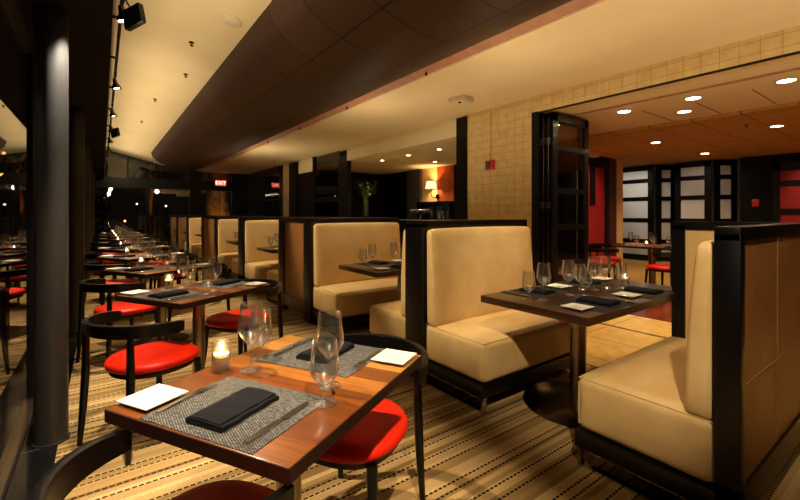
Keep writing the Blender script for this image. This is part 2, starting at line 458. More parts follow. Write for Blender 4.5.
# -------------- room beyond the folding doors
S('ceiling', 'ceiling', ((XW+.18, YB, 2.70), (7.0, 5.2, 2.8)))
S('ceiling', 'ceiling_panel', ((7.0, YB, 2.66), (13.0, 7.4, 2.8)))
for k in range(6):
    S('ceiling_joint', 'trim_brown', ((5.9 if k % 2 else 6.0, -.4+.58*k*1.0+.02, 2.694), (6.95, -.385+.58*k+.02, 2.701)))
S('trim_6', 'trim_brown', ((5.36, YB, 2.69), (5.42, 5.0, 2.701)))
XF = 12.4
S('wall_far', 'dark_wall', ((XF, YB, 0), (XF+.2, 3.10, 2.655)))
S('wall_far', 'frost', ((XF+.65, 3.0, 0), (XF+.75, 7.3, 2.655)))
w = S('window_11', 'red_wall', ((XF-.03, .2, .1), (XF-.01, 2.38, 2.3)))
S('window_frame', 'black_paint', ((XF-.06, .2, 1.93), (XF-.005, 2.38, 2.05)), ((XF-.06, .2, 1.3), (XF-.005, 2.38, 1.42)), ((XF-.06, 2.38, 0), (XF-.005, 2.5, 2.45)), ((XF-.06, .2, 2.27), (XF-.005, 2.5, 2.45)), parent=w)
S('wall_left', 'dark_wall', ((7.6, 4.9, 0), (8.35, 5.1, 2.7)), ((9.72, 4.98, 0), (9.9, 5.1, 2.66)))
S('wall_left', 'cream_wall', ((8.35, 5.0, 0), (8.62, 5.1, 2.7)))
S('wall_left', 'red_wall', ((8.62, 5.0, 0), (9.72, 5.1, 2.4)))
S('wall_left', 'dark_wall', ((8.62, 4.99, 2.4), (9.72, 5.1, 2.66)), ((9.05, 4.97, 1.5), (9.25, 5.0, 2.4)))
S('wall_left', 'red_dark', ((9.9, 5.0, 0), (10.3, 5.1, 2.66)))
S('wall_left', 'cream_wall', ((10.3, 5.0, 0), (10.62, 5.1, 2.66)))
S('wall_left', 'cream_wall', ((10.62, 7.3, 0), (12.9, 7.4, 2.66)))

# -------------- bar area
S('ceiling', 'ceiling', ((XW+.3, 4.86, 2.6), (9.2, 12.0, 2.7)))
S('wall_bar', 'dark_wall', ((7.5, 9.8, 0), (7.6, 11.2, 2.62)), ((7.5, 4.86, 0), (7.6, 7.83, 2.62)))
S('wall_bar', 'cream_wall', ((7.5, 8.48, 1.64), (7.6, 9.18, 2.62)))
S('wall_bar', 'wood_panel', ((7.46, 7.83, 1.64), (7.6, 8.48, 2.62)))
S('wall_bar', 'black_paint', ((7.3, 7.83, 0), (7.6, 9.18, 1.64)))
S('wall_bar', 'grey_panel', ((7.42, 9.18, 0), (7.6, 9.8, 2.62)))
S('wall_bar', 'dark_wall', ((XW+.3, 11.2, 0), (7.6, 11.3, 2.62)), ((XW+.1, 4.78, 0), (7.6, 4.86, 2.7)))
S('wall_annex', 'cream_wall', ((7.2, 12.6, 0), (7.3, 22, 1.9)))

# ------------------------------------------------------------------ chairs
def ell(a, rx, ry, cx=0): return (cx - rx*math.cos(a), ry*math.sin(a))
def make_chair():
    root = thing('dining_chair', '-', 'chair')
    m = MB()
    out = []
    for k in range(40):
        a = 2*PI*k/40; ca, sa = math.cos(a), math.sin(a)
        x = .235*math.copysign(abs(ca)**.75, ca); wv = .235 if x > 0 else .235-.05*(x/.235)**2
        out.append((x+.045, wv*math.copysign(abs(sa)**.75, sa)))
    t = bmesh.new(); rings = []
    for sc_, z in ((.88, .415), (.97, .42), (1.0, .437), (.985, .452), (.93, .464), (.75, .474), (.4, .477)):
        rings.append([t.verts.new(((x-.045)*sc_+.045, y*sc_, z - (.012*(sc_ == .4)))) for x, y in out])
    for a, b in zip(rings, rings[1:]):
        for k in range(40): t.faces.new([a[k], a[(k+1) % 40], b[(k+1) % 40], b[k]])
    t.faces.new(rings[0][::-1]); t.faces.new(rings[-1])
    m._add(t); m.build('seat', 'red_leather', root, 60)
    m = MB(); m.prism([(x*.9+.002, y*.88) for x, y in out], .385, .416, .004); m.build('seat_frame', 'black_wood', root)
    # bent back rail
    secs = []
    N = 36
    for k in range(N+1):
        a = -1.72 + 3.44*k/N
        x, y = ell(a, .265, .287, -.01)
        nx, ny = -math.cos(a), math.sin(a)
        e = abs(a)/1.72
        hh = .039*(1-.25*e**8); th = .014*(1-.2*e**4)
        zc = .665 + .012*(1-e*e)
        tilt = .012*(1-e)
        secs.append([(x+nx*(th+tilt), y+ny*(th+tilt), zc+hh*.9), (x+nx*(tilt*.6), y+ny*tilt*.6, zc+hh), (x+nx*(tilt-th), y+ny*(tilt-th), zc+hh*.9),
                     (x-nx*(th+tilt*.5), y-ny*(th+tilt*.5), zc-hh*.9), (x-nx*(tilt*.3), y-ny*tilt*.3, zc-hh), (x+nx*(th-tilt*.5), y+ny*(th-tilt*.5), zc-hh*.9)])
    MB().band(secs).build('backrest', 'black_wood', root, 50)
    for s in (-1, 1):
        MB().tube([(-.235, .215*s, 0), (-.222, .207*s, .2), (-.212, .2*s, .42), (-.212, .197*s, .665)], [.0125, .0185, .021, .016], 12).build('leg', 'black_wood', root, 60)
        MB().tube([(.235, .205*s, 0), (.22, .192*s, .2), (.208, .18*s, .405)], [.0125, .0185, .021], 12).build('leg', 'black_wood', root, 60)
    return root
CHAIR = make_chair()

# ------------------------------------------------------------------ window tables
def make_table():
    root = thing('dining_table', '-', 'table')
    MB().box((0, 0, .7305), (.78, .65, .038), 0, .003).build('tabletop', 'walnut', root)
    m = MB()
    m.box((0, .3262, .7305), (.78, .0025, .034)); m.box((0, -.3262, .7305), (.78, .0025, .034)); m.box((.3912, 0, .7305), (.0025, .65, .034)); m.box((-.3912, 0, .7305), (.0025, .65, .034))
    m.build('edge_band', 'walnut_edge', root)
    MB().cyl((0, 0, .02), (0, 0, .70), .042, 24).build('pedestal', 'steel', root, 60)
    MB().box((0, 0, .705), (.34, .3, .012)).build('mounting_plate', 'black_metal', root)
    MB().lathe([(0, 0), (.25, 0), (.25, .006), (.1, .02), (0, .024)], n=40).build('base', 'dark_steel', root, 50)
    return root
TABLE = make_table()
def glass_prof(h, rb, rr, rf, zb, hb):
    # foot, stem, angular bowl with thin wall
    t = .0012
    o = [(0, 0), (rf, 0), (rf, .0015), (rf*.55, .005), (.006, .012), (.0042, .03), (.0042, zb-.012), (.007, zb), (rb*.72, zb+hb*.55), (rb, zb+hb), (rb*.99, zb+hb+.012), (rr, h)]
    i = [(rr-t, h), (rb*.99-t*1.2, zb+hb+.012), (rb-t*1.4, zb+hb), (rb*.72-t*1.4, zb+hb*.57), (.006, zb+.006), (0, zb+.005)]
    return o+i
MB_ = lambda prof: MB().lathe(prof, n=28)
WINE = tag(MB_(glass_prof(.235, .045, .035, .038, .085, .055)).build('wine_glass', 'glass', None, 50), '-', 'wine glass')
WATER = tag(MB_(glass_prof(.185, .043, .035, .037, .045, .048)).build('water_goblet', 'glass', None, 50), '-', 'water glass')
PMAT = tag(MB().box((0, 0, .0013), (.31, .40, .0022)).build('placemat', 'placemat'), '-', 'placemat')
def make_plate(s=.066):
    m = MB(); t = bmesh.new(); rings = []
    for k, z in ((.62, .001), (.66, .001), (1.0, .011), (1.0, .0135), (.72, .005), (.3, .0045)):
        rings.append([t.verts.new((s*k*a, s*k*b, z)) for a, b in ((-1, -1), (1, -1), (1, 1), (-1, 1))])
    for a, b in zip(rings, rings[1:]):
        for k in range(4): t.faces.new([a[k], a[(k+1) % 4], b[(k+1) % 4], b[k]])
    t.faces.new(rings[0][::-1]); t.faces.new(rings[-1]); bmesh.ops.recalc_face_normals(t, faces=t.faces[:]); m._add(t)
    return tag(m.build('side_plate', 'porcelain', None, 0), '-', 'plate')
PLATE = make_plate()
BMAT = tag(MB().box((0, 0, .0013), (.31, .40, .0022)).build('placemat', 'booth_mat'), '-', 'placemat')
def make_napkin():
    root = thing('napkin', '-', 'napkin')
    def layer(name, pts, th, x0, x1, skew):
        secs = []
        n = 10
        for k in range(n+1):
            x = x0+(x1-x0)*k/n; w = .0012*math.sin(k*1.7+skew*9)
            up = [(y+skew*(x-x0)*.1, z+w) for y, z in pts]
            secs.append([(x, y, z+th) for y, z in up] + [(x, y, z) for y, z in up[::-1]])
        MB().band(secs).build(name, 'napkin', root, 60)
    layer('folded_cloth', [(-.066, .0035), (-.064, .0005), (-.03, .0003), (.03, .0003), (.062, .0008), (.066, .004)], .0075, -.104, .104, 0)
    layer('cloth_fold', [(-.067, .0085), (-.05, .0092), (0, .0105), (.045, .0095), (.06, .0085), (.063, .006)], .006, -.103, .1, .1)
    layer('top_fold', [(-.055, .015), (-.03, .0165), (0, .0185), (.035, .0165), (.055, .0145), (.062, .010)], .0045, -.1, .098, -.15)
    return root
NAPKIN = make_napkin()
def make_fork():
    m = MB()
    m.band([[(x, -w, z), (x, w, z), (x, w, z+.003), (x, -w, z+.003)] for x, w, z in
            ((-.1, .0075, .001), (-.06, .006, .003), (0, .0035, .006), (.03, .004, .006), (.045, .011, .004), (.058, .0115, .003))])
    for k in range(4):
        y = -.0093+.0062*k
        m.band([[(x, y-.0014, z), (x, y+.0014, z), (x, y+.0014, z+.002), (x, y-.0014, z+.002)] for x, z in ((.057, .003), (.08, .003), (.1, .007))])
    return tag(m.build('fork', 'cutlery', None, 40), '-', 'fork')
FORK = make_fork()
def make_knife():
    root = thing('knife', '-', 'knife')
    MB().band([[(x, -w, z), (x, w, z), (x, w, z+t), (x, -w, z+t)] for x, w, z, t in ((-.12, .008, .0005, .008), (-.08, .0075, .001, .007), (-.01, .006, .002, .006), (0, .005, .003, .004))]).build('handle', 'cutlery', root, 50)
    MB().band([[(x, -w, .003), (x, w, .003), (x, w, .0045), (x, -w, .0045)] for x, w in ((0, .005), (.02, .009), (.08, .0095), (.105, .007), (.118, .001))]).build('blade', 'cutlery', root, 50)
    return root
KNIFE = make_knife()
def make_candle():
    root = thing('candle_holder', '-', 'candle holder')
    MB().lathe([(0, 0), (.029, 0), (.031, .003), (.031, .105), (.0285, .105), (.0285, .012), (0, .012)], n=28).build('glass_cylinder', 'glass', root, 50)
    MB().lathe([(0, .05), (.0255, .05), (.0255, .061), (.02, .058), (0, .057)], n=20).build('wax', 'wax', root, 50)
    MB().lathe([(0, .0125), (.02, .0125), (.022, .03), (.02, .05), (0, .05)], n=20).build('votive_cup', 'glass', root, 50)
    MB().lathe([(0, .058), (.004, .063), (.006, .07), (.0035, .08), (0, .088)], n=10).build('flame', 'flame', root, 60)
    return root
CANDLE = make_candle()

UA = R(29.4); UX, UY = math.cos(UA), math.sin(UA)
def loc2(c, u, v, z): return (c[0]+u*UX-v*UY, c[1]+u*UY+v*UX, z)
TZ = .75
TABS = [(.507, 1.33), (.572, 3.28), (.50, 4.85), (.44, 6.42), (.42, 7.97), (.42, 9.52), (.42, 11.07), (.42, 12.62), (.42, 14.17)]
CH_L = [(-.39, -.02, 0), (-.53, -.2, 0), (-.5, -.15, 0)] + [(-.45, -.1, 0)]*6
CH_R = [(.39, -.03, .03), (.45, .02, 0)] + [(.45, .0, 0)]*7
for i, c in enumerate(TABS):
    T = '%s window table' % ORD[i]
    fr = 'counting from the camera' if i else 'in the front of the room'
    place(TABLE, (c[0], c[1], 0), UA, 'square walnut strip-top table on steel pedestal, %s of the row by the glass' % ORD[i], 'walnut tables along the window')
    u, v, r = CH_L[i]
    p = loc2(c, u, v, 0)
    place(CHAIR, p, UA+r, 'black bentwood chair with red seat on the glass side of the %s' % T, 'red-seated chairs at the window tables')
    u, v, r = CH_R[i]
    place(CHAIR, loc2(c, u, v, 0), UA+PI+r, 'black bentwood chair with red seat on the booth side of the %s' % T, 'red-seated chairs at the window tables')
    for s, side in ((1, 'glass'), (-1, 'booth')):
        q = lambda u, v, z: loc2(c, u*s, v*s, z)
        rz = UA + (0 if s == 1 else PI)
        place(PMAT, q(-.232, -.018, TZ), rz, 'grey woven placemat on the %s side of the %s' % (side, T), 'woven placemats on the window tables')
        place(PLATE, q(-.30, .252, TZ), rz, 'small square white side plate at the %s-side setting of the %s' % (side, T), 'white side plates on the window tables')
        place(NAPKIN, q(-.25, -.02, TZ+.0026), rz, 'folded black napkin on the %s-side placemat of the %s' % (side, T), 'black napkins on the window tables')
        place(WATER, q(-.103, -.218, TZ), rz, 'short water goblet at the %s-side setting of the %s' % (side, T), 'goblets on the window tables')
        place(WINE, q(.001, -.165, TZ), rz, 'tall wine glass belonging to the %s-side setting of the %s' % (side, T), 'wine glasses on the window tables')
        if i < 4:
            place(FORK, q(-.25, .165, TZ+.0026), rz+.03, 'steel fork left of the napkin, %s side of the %s' % (side, T), 'forks on the window tables')
            place(KNIFE, q(-.245, -.178, TZ+.0026), rz-.02, 'steel table knife right of the napkin, %s side of the %s' % (side, T), 'knives on the window tables')
    place(CANDLE, loc2(c, -.05, .255, TZ), 0, 'lit candle in a clear glass cylinder on the %s' % T, 'lit candles on the window tables')

# ------------------------------------------------------------------ booths
BX0, BX1 = 1.98, 3.22
BL = BX1-BX0
def make_bench():
    root = thing('booth_bench', '-', 'bench')
    seat = MB().cushion((0, -.0, .325), (BL-.02, .60, .275), .042, (.012, .012, .022), 13).build('seat_cushion', 'leather', root, 60)
    m = MB()
    hx, hy = (BL-.02)/2-.012, .30-.012
    for s in (-1, 1):
        m.tube([(s*hx, -hy, .215), (s*hx, -hy, .43)], .0035, 6)
    m.tube([(-hx, hy, .452), (-hx, -hy, .452), (hx, -hy, .452), (hx, hy, .452)], .0035, 6)
    m.build('piping', 'leather', seat, 60)
    MB().cushion((0, .235, .815), (BL-.03, .115, .74), .035, (.006, .018, .008), 13, taper=.05).build('backrest_cushion', 'leather', root, 60)
    MB().box((0, 0, .145), (BL, .60, .085), 0, .004).build('base_frame', 'black_wood', root)
    for s in (-1, 1):
        m = MB(); x = s*(BL/2-.03)
        m.box((x, 0, .009), (.04, .58, .014)); m.box((x, -.28, .055), (.04, .014, .095)); m.box((x, .28, .055), (.04, .014, .095)); m.box((x, 0, .097), (.04, .58, .010))
        m.build('sled_foot', 'chrome', root)
    return root
BENCH = make_bench()
def partition(y0, y1, label, wing=False, boxy=False, x0=BX0-.015, x1=BX1+.03):
    root = thing('booth_partition', label, 'booth partition', ((x0+x1)/2, (y0+y1)/2, 0), 0, 'black-framed booth partitions')
    L = x1-x0; W = y1-y0; ZT = 1.25
    m = MB(); pw = min(W, .075)
    m.box((0, 0, ZT-.028), (L, W, .056), 0, .003)
    if boxy:
        for sx in (-1, 1):
            for sy in (-1, 1): m.box((sx*(L/2-.03), sy*(W/2-.1), ZT/2-.01), (.06, .2, ZT-.06), 0, .002)
        m.box((0, 0, .16), (L-.01, W-.01, .14))
    else:
        for sx in (-1, 1): m.box((sx*(L/2-.03), 0, ZT/2+.0), (.06, W, ZT-.056), 0, .002)
        m.box((0, 0, .17), (L, W, .13))
    m.build('frame', 'black_wood', root)
    m = MB()
    if boxy: m.box((0, 0, .71), (L-.03, W-.39, .97))
    if boxy: m.box((0, 0, .71), (L-.13, W-.02, .97))
    else: m.box((0, 0, .71), (L-.11, W-.024, .97))
    pn = m.build('upholstered_panel', 'leather_tan', root)
    if not boxy:
        m = MB()
        for sy in (-1, 1):
            m.tube([(-.05, sy*(W/2-.011), .25), (-.05, sy*(W/2-.011), 1.19)], .003, 6)
            m.tube([(-L/2+.06, sy*(W/2-.011), .62), (L/2-.06, sy*(W/2-.011), .62)], .003, 6)
        m.build('stitching', 'leather_tan', pn)
    m = MB()
    for sx in (-1, 1): m.box((sx*(L/2-.05), 0, .05), (.03, max(W-.02, .05), .10))
    m.build('foot', 'chrome', root)
    if wing:
        m = MB(); wl = .60; X = L/2-.03; Y = W/2+wl/2
        m.box((X, Y, ZT-.028), (.06, wl, .056)); m.box((X, W/2+wl-.04, ZT/2), (.06, .08, ZT-.056)); m.box((X, Y, .17), (.06, wl, .13))
        wg = m.build('side_frame', 'black_wood', root)
        MB().box((X, Y, .71), (.04, wl-.06, .97)).build('side_panel', 'leather', wg)
    return root
PART = [(.49, .574, 'wing'), (2.41, 2.62, ''), (4.47, 5.53, 'box'), (7.30, 7.60, ''), (9.33, 10.95, 'box'), (12.9, 13.15, ''), (14.95, 15.15, ''), (16.7, 16.9, '')]
PL = ['black-framed booth end partition with tan leather at the right edge', 'black booth partition between the two nearest benches back to back',
      'leather-sided black box partition behind the second booth', 'black booth partition beyond the leather-sided box, with bench either side',
      'far leather-sided box partition in the booth row', 'black booth partition third from the end of the booth row', 'black booth partition second from the end of the booth row', 'black booth partition farthest from the camera']
for (a, b, k), l in zip(PART, PL):
    partition(a, b, l, k == 'wing', k == 'box')
BXc = (BX0+BX1)/2
def bench(y_back, facing, label):
    # facing -1: looks towards the camera (-Y)
    if facing < 0: place(BENCH, (BXc, y_back-.302, 0), 0, label, 'cream leather booth benches')
    else: place(BENCH, (BXc, y_back+.302, 0), PI, label, 'cream leather booth benches')
bench(2.41, -1, 'cream leather bench facing the camera behind the nearest booth table')
bench(.574, 1, 'cream leather bench at right edge with its back to the camera')
bench(4.47, -1, 'cream leather bench facing the camera in the second booth')
bench(2.62, 1, 'cream leather bench in the second booth, only its seat end showing')
bench(7.30, -1, 'cream leather bench facing the camera in the third booth')
bench(5.53, 1, 'cream leather bench in the third booth with back to the leather-sided box')
bench(9.33, -1, 'cream leather bench facing the camera in the fourth booth')
bench(7.60, 1, 'cream leather bench turned away from camera in the fourth booth')
bench(12.9, -1, 'cream leather bench facing the camera in the fifth booth')
bench(10.95, 1, 'cream leather bench turned away from camera in the fifth booth')
bench(16.7, -1, 'cream leather bench facing the camera in the last booth')
bench(15.15, 1, 'cream leather bench turned away from camera in the last booth')
bench(14.95, -1, 'cream leather bench facing the camera in the sixth booth')
bench(13.15, 1, 'cream leather bench turned away from camera in the sixth booth')

def make_booth_table():
    root = thing('booth_table', '-', 'table')
    MB().box((0, 0, .733), (1.42, .75, .046), 0, .003).build('tabletop', 'wenge', root)
    MB().cyl((-.13, .02, .02), (-.13, .02, .705), .052, 28).build('pedestal', 'steel', root, 60)
    MB().box((-.13, .02, .704), (.4, .35, .012)).build('mounting_plate', 'black_metal', root)
    MB().lathe([(0, 0), (.36, 0), (.362, .006), (.355, .012), (.12, .03), (.06, .036), (0, .036)], (-.13, .02, 0), 56).build('base', 'dark_steel', root, 50)
    return root
BTABLE = make_booth_table()
BT = [(1.515,), (3.545,), (6.41,), (8.46,), (11.92,), (14.05,), (15.92,)]
BZ = .756
for i, (y,) in enumerate(BT):
    T = '%s booth table' % ORD[i]
    xc = 2.76
    place(BTABLE, (xc, y, 0), 0, 'dark wood booth table on round steel base, %s of the booth row' % ORD[i], 'dark booth tables')
    def P(x, yy, z=BZ): return (x-.0+xc-2.76, y+yy-1.515, z)
    near, far = 'camera-side', 'far-side'
    for (s, side) in ((1, near), (-1, far)):
        for j, x in enumerate((2.43, 3.03)):
            seat = 'aisle' if j == 0 else 'inner'
            dy = -.215*s
            rz = PI/2*s
            if i < 4 or j == 0:
                place(BMAT, P(x, 1.515+dy), rz, 'dark woven placemat at the %s %s seat of the %s' % (side, seat, T), 'placemats on the booth tables')
                place(NAPKIN, P(x+.02, 1.515+dy, BZ+.0026), rz, 'folded black napkin at the %s %s seat of the %s' % (side, seat, T), 'napkins on the booth tables')
                place(PLATE, P(x-.23*s+(0 if s == 1 else .07), 1.515+dy-.01*s, BZ+.0026 if s < 0 else BZ+.0026), 0, 'square white plate left of the %s %s napkin, %s' % (side, seat, T), 'side plates on the booth tables')
            gx = (x+.12 if j == 0 else x) if s == 1 else x-.19
            if i == 0:
                place(KNIFE, P(x+.165*s, 1.515+dy-.02*s, BZ+.0026), rz, 'steel knife at the %s %s seat of the nearest booth table' % (side, seat), 'knives on the booth tables')
            place(WINE, P(gx-.02*s, 1.515+(.03 if s == 1 else .035)), 0, 'tall wine glass for the %s %s seat of the %s' % (side, seat, T), 'wine glasses on the booth tables')
            place(WATER, P(gx-.06 if s < 0 else gx+.06, 1.515-.045 if s == 1 else 1.605), 0, 'short water goblet for the %s %s seat of the %s' % (side, seat, T), 'goblets on the booth tables')
    if i < 3:
        place(CANDLE, P(3.2, 1.49), 0, 'lit glass candle holder on the %s' % T, 'candles on the booth tables')

# ------------------------------------------------------------------ folding glazed doors
def leaf(root, p0, p1, z0=.03, z1=2.66, rows=5, st=.105, th=.045, mat='pane', name='door_leaf', rail=.075):
    a = Vector((p0[0], p0[1], 0)); b = Vector((p1[0], p1[1], 0)); d = (b-a); L = d.length; ang = math.atan2(d.y, d.x); c = (a+b)/2
    m = MB()
    def bx(u0, u1, za, zb, t=th):
        u = (u0+u1)/2-L/2
        m.box((c.x+math.cos(ang)*u, c.y+math.sin(ang)*u, (za+zb)/2), (u1-u0, t, zb-za), ang)
    bx(0, st, z0, z1); bx(L-st, L, z0, z1); bx(0, L, z1-st, z1); bx(0, L, z0, z0+.14)
    hs = rows if isinstance(rows, list) else [z0+.14+(z1-st-z0-.14)*(k+1)/rows for k in range(rows-1)]
    for z in hs: bx(st, L-st, z-rail/2, z+rail/2)
    f = m.build(name, 'black_wood', root)
    g = MB(); g.box((c.x, c.y, (z0+z1)/2), (L-st, .008, z1-z0-.14), ang); g.build('pane', mat, f)
    return f
d = thing('folding_door', 'black framed glazed folding door stacked open beside the tiled wall', 'folding door', (0, 0, 0))
rows_n = [.62, 1.12, 1.62, 2.2]
leaf(d, (4.86, 3.21), (5.74, 3.21), rows=rows_n)
leaf(d, (4.86, 3.28), (5.74, 3.28), rows=rows_n)
for y in (3.245, 3.32):
    m = MB(); m.cyl((4.835, y, .1), (4.835, y, 2.6), .008, 8); m.build('hinge_rod', 'dark_steel', d)
    m = MB()
    for z in (.4, 1.42, 2.28): m.box((4.838, y, z), (.02, .05, .09))
    m.build('hinge', 'steel', d)
S('trim_7', 'black_paint', ((XW-.005, 3.345, 0), (XW+.18, 3.46, 2.69)))
fd = thing('folding_door', 'zigzag folding doors with frosted white panes across the far room', 'folding door', (0, 0, 0))
rows_f = [.55, 1.13, 1.72, 2.22]
ZZ = [((12.30, 6.13), (12.15, 4.92)), ((12.20, 4.86), (12.62, 4.56)), ((12.25, 4.42), (12.25, 3.64)), ((12.27, 3.58), (12.66, 3.24))]
for a, b in ZZ: leaf(fd, a, b, z1=2.63, rows=rows_f, st=.13, mat='frost', rail=.11)

# ------------------------------------------------------------------ room beyond: table, chairs
far_t = copy_tree(TABLE); far_t.location = (7.75, 3.15, 0); far_t.rotation_euler = (0, 0, R(90)); far_t.scale = (1.35, 1.2, 1)
far_t['label'] = 'walnut table in the room beyond the folding doors'; del far_t['group']
for (x, y, rz, l) in ((7.30, 2.75, R(75), 'red-seated black chair on the near right of the far-room table'), (7.15, 3.75, R(10), 'black chair on the near left of the far-room table'),
                      (7.9, 4.05, R(-80), 'black chair at the left end of the far-room table')):
    place(CHAIR, (x, y, 0), rz, l, 'chairs in the far room')
for k, (x, y, l) in enumerate(((7.5, 3.3, 'leftmost'), (7.62, 3.45, 'second from left'), (7.55, 3.05, 'middle'), (7.7, 3.15, 'fourth from left'), (7.65, 2.85, 'rightmost'))):
    place(WINE if k % 2 else WATER, (x, y, TZ), 0, '%s of the stemmed glasses on the far-room table' % l, 'glasses on the far-room table')
place(CANDLE, (7.45, 3.12, TZ), 0, 'lit candle on the far-room table', 'candles in the far room')
for k, (x, y, l) in enumerate(((7.45, 2.72, 'right'), (7.5, 3.62, 'left'))):
    place(NAPKIN, (x, y, TZ+.0005), R(90), 'black napkin at the %s end of the far-room table' % l, 'napkins in the far room')

# ------------------------------------------------------------------ ceiling fittings
track = thing('track_rail', 'black lighting track on brackets along the dark soffit', 'lighting track', (.15, 0, 3.28))
MB().box((0, 6, 0), (.03, 19, .03)).build('rail', 'black_metal', track)
m = MB()
for y in (1.2, 2.4, 3.6, 5.0, 6.3, 7.8, 9.4, 11.2, 13.2, 15):
    MB().box((-.055, y, 0), (.09, .025, .025)).build('bracket', 'black_metal', track)
def make_head():
    root = thing('track_spotlight', '-', 'spotlight')
    MB().box((0, 0, -.03), (.03, .06, .05)).build('adapter', 'black_metal', root)
    MB().cyl((0, 0, -.05), (0, 0, -.12), .008, 8).build('stem', 'black_metal', root)
    rot = Matrix.Rotation(R(-12), 4, 'Y')
    MB().lathe([(0, .06), (.022, .06), (.028, .03), (.03, 0), (.055, -.05), (.06, -.08), (.056, -.08), (.05, -.052), (0, -.052)], (0.0, 0, -.15), 22, rot).build('housing', 'dark_steel', root, 50)
    MB().lathe([(0, 0), (.05, 0), (.05, -.004), (0, -.004)], (.013, 0, -.208), 20, rot).build('lamp_lens', 'bulb', root)
    return root
HEAD = make_head()
HY = [-.3, 2.1, 4.45, 6.9, 8.9, 10.6, 12.2, 13.8, 15.2]
for i, y in enumerate(HY):
    place(HEAD, (.15, y, 3.265), 0, 'bell-shaped track spotlight over the window tables, %s head along the track from the camera' % ORD[i] if i < 8 else 'bell-shaped track spotlight at the far end of the track', 'track spotlights')
for i, y in enumerate((4.15, 10.3)):
    f = thing('flood_light', '%s black square flood light hung on the track' % ('nearer' if i == 0 else 'farther'), 'flood light', (.22, y, 2.98))
    MB().box((0, 0, 0), (.05, .2, .17), R(20), .006, mat3=Matrix.Rotation(R(35), 3, 'Z') @ Matrix.Rotation(R(-14), 3, 'X')).build('housing', 'black_metal', f)
    MB().tube([(-.02, 0, .06), (-.07, -.02, .14), (-.07, 0, .29)], .008, 8).build('yoke', 'black_metal', f)
def disc_fit(name, cat, label, loc, prof, mat='white_paint', group=None):
    o = MB().lathe(prof, n=28).build(name, mat, None, 50, loc); tag(o, label, cat, group); return o
SPK = [(0, 0), (.11, 0), (.11, -.012), (.095, -.018), (0, -.016)]
disc_fit('ceiling_speaker', 'speaker', 'round white speaker in the sloping ceiling beside the brown bulkhead', (1.04, 4.3, zl(1.04)), SPK).rotation_euler = (0, math.atan(.25), 0)
SPR = [(0, 0), (.03, 0), (.03, -.006), (.008, -.008), (.008, -.035), (.022, -.037), (.022, -.041), (0, -.041)]
for k, (x, y, z, l) in enumerate(((.84, 5.25, zl(.84), 'sprinkler head on the sloping ceiling, nearest the camera'), (.95, 6.4, zl(.95), 'second sprinkler head on the sloping ceiling'), (.75, 8.3, zl(.75), 'third sprinkler head on the sloping ceiling'),
                               (.7, 10.5, zl(.7), 'farthest sprinkler head on the sloping ceiling'), (4.115, 11.9, 2.9, 'sprinkler head on the flat cream ceiling near the end wall'), (7.9, 1.9, 2.66, 'sprinkler head on the far-room ceiling'))):
    disc_fit('sprinkler_head', 'sprinkler', l, (x, y, z), SPR, 'dark_steel', 'ceiling sprinklers')
e = thing('emergency_light', 'beige box sensor mounted on the flat cream ceiling', 'ceiling sensor', (4.0, 4.05, 2.9), R(10))
MB().box((0, 0, -.035), (.24, .26, .07), 0, .012).build('housing', 'white_paint', e); MB().cyl((-.06, -.02, -.07), (-.06, -.02, -.082), .022).build('lens', 'dark_steel', e)
def make_down(r=.075):
    root = thing('recessed_downlight', '-', 'downlight')
    MB().lathe([(r, 0), (r*1.25, 0), (r*1.25, -.008), (r, -.012), (r, 0)], n=28).build('ring', 'white_paint', root, 50)
    MB().lathe([(0, -.003), (r, -.003), (r, -.006), (0, -.006)], n=24).build('lens', 'downlight', root, 50)
    return root
DOWN = make_down()
DL = [(5.73, 2.68, 2.699), (5.735, 1.88, 2.699), (5.77, 1.06, 2.699), (6.39, 2.2, 2.699), (8.46, 3.38, 2.659), (8.39, 1.65, 2.659), (10.9, 3.35, 2.659)]
DN = ['left one of the front row over the threshold', 'middle one of the front row over the threshold', 'right one of the front row over the threshold', 'large one just behind the front row',
      'left one above the table', 'right one beyond the ceiling step', 'one close to the white folding doors']
for (x, y, z), l in zip(DL, DN):
    place(DOWN, (x, y, z), 0, 'recessed downlight in the far room, ' + l, 'far-room downlights')
    light('SPOT', 'downlight_beam', (x, y, z-.03), 70, aim=(x, y, 0), size=.07, angle=130, blend=.8)
BD = [(5.45, 8.18), (5.45, 7.15), (5.45, 6.13), (6.66, 7.65)]
for k, ((x, y), l) in enumerate(zip(BD, ('left', 'middle', 'right', 'back'))):
    place(DOWN, (x, y, 2.599), 0, 'small %s downlight over the bar' % l, 'bar downlights').scale = (.6, .6, 1)
vent = tag(S('air_vent', 'trim_brown', ((5.9, 3.35, 2.69), (6.1, 3.6, 2.70)), ((5.93, 3.38, 2.685), (6.07, 3.57, 2.692))), 'square ceiling air vent just beyond the stacked folding door', 'vent'); del vent['kind']
def make_mini():
    root = thing('mini_spotlight', '-', 'spotlight')
    MB().cyl((0, 0, .04), (0, 0, -.03), .006, 8).build('stem', 'black_metal', root)
    MB().lathe([(0, .03), (.018, .03), (.026, -.04), (.022, -.04), (.018, -.03), (0, -.03)], (0, 0, -.04), 16).build('housing', 'dark_steel', root, 50)
    return root
MINI = make_mini()
for k, y in enumerate((1.5, 3.55, 5.4, 7.2, 9.0, 11.0, 13.0)):
    place(MINI, (2.96, y, 2.91), 0, 'tiny dark spotlight under the brown fascia, %s from the camera' % ORD[k], 'fascia spotlights').scale = (.6, .6, .5)

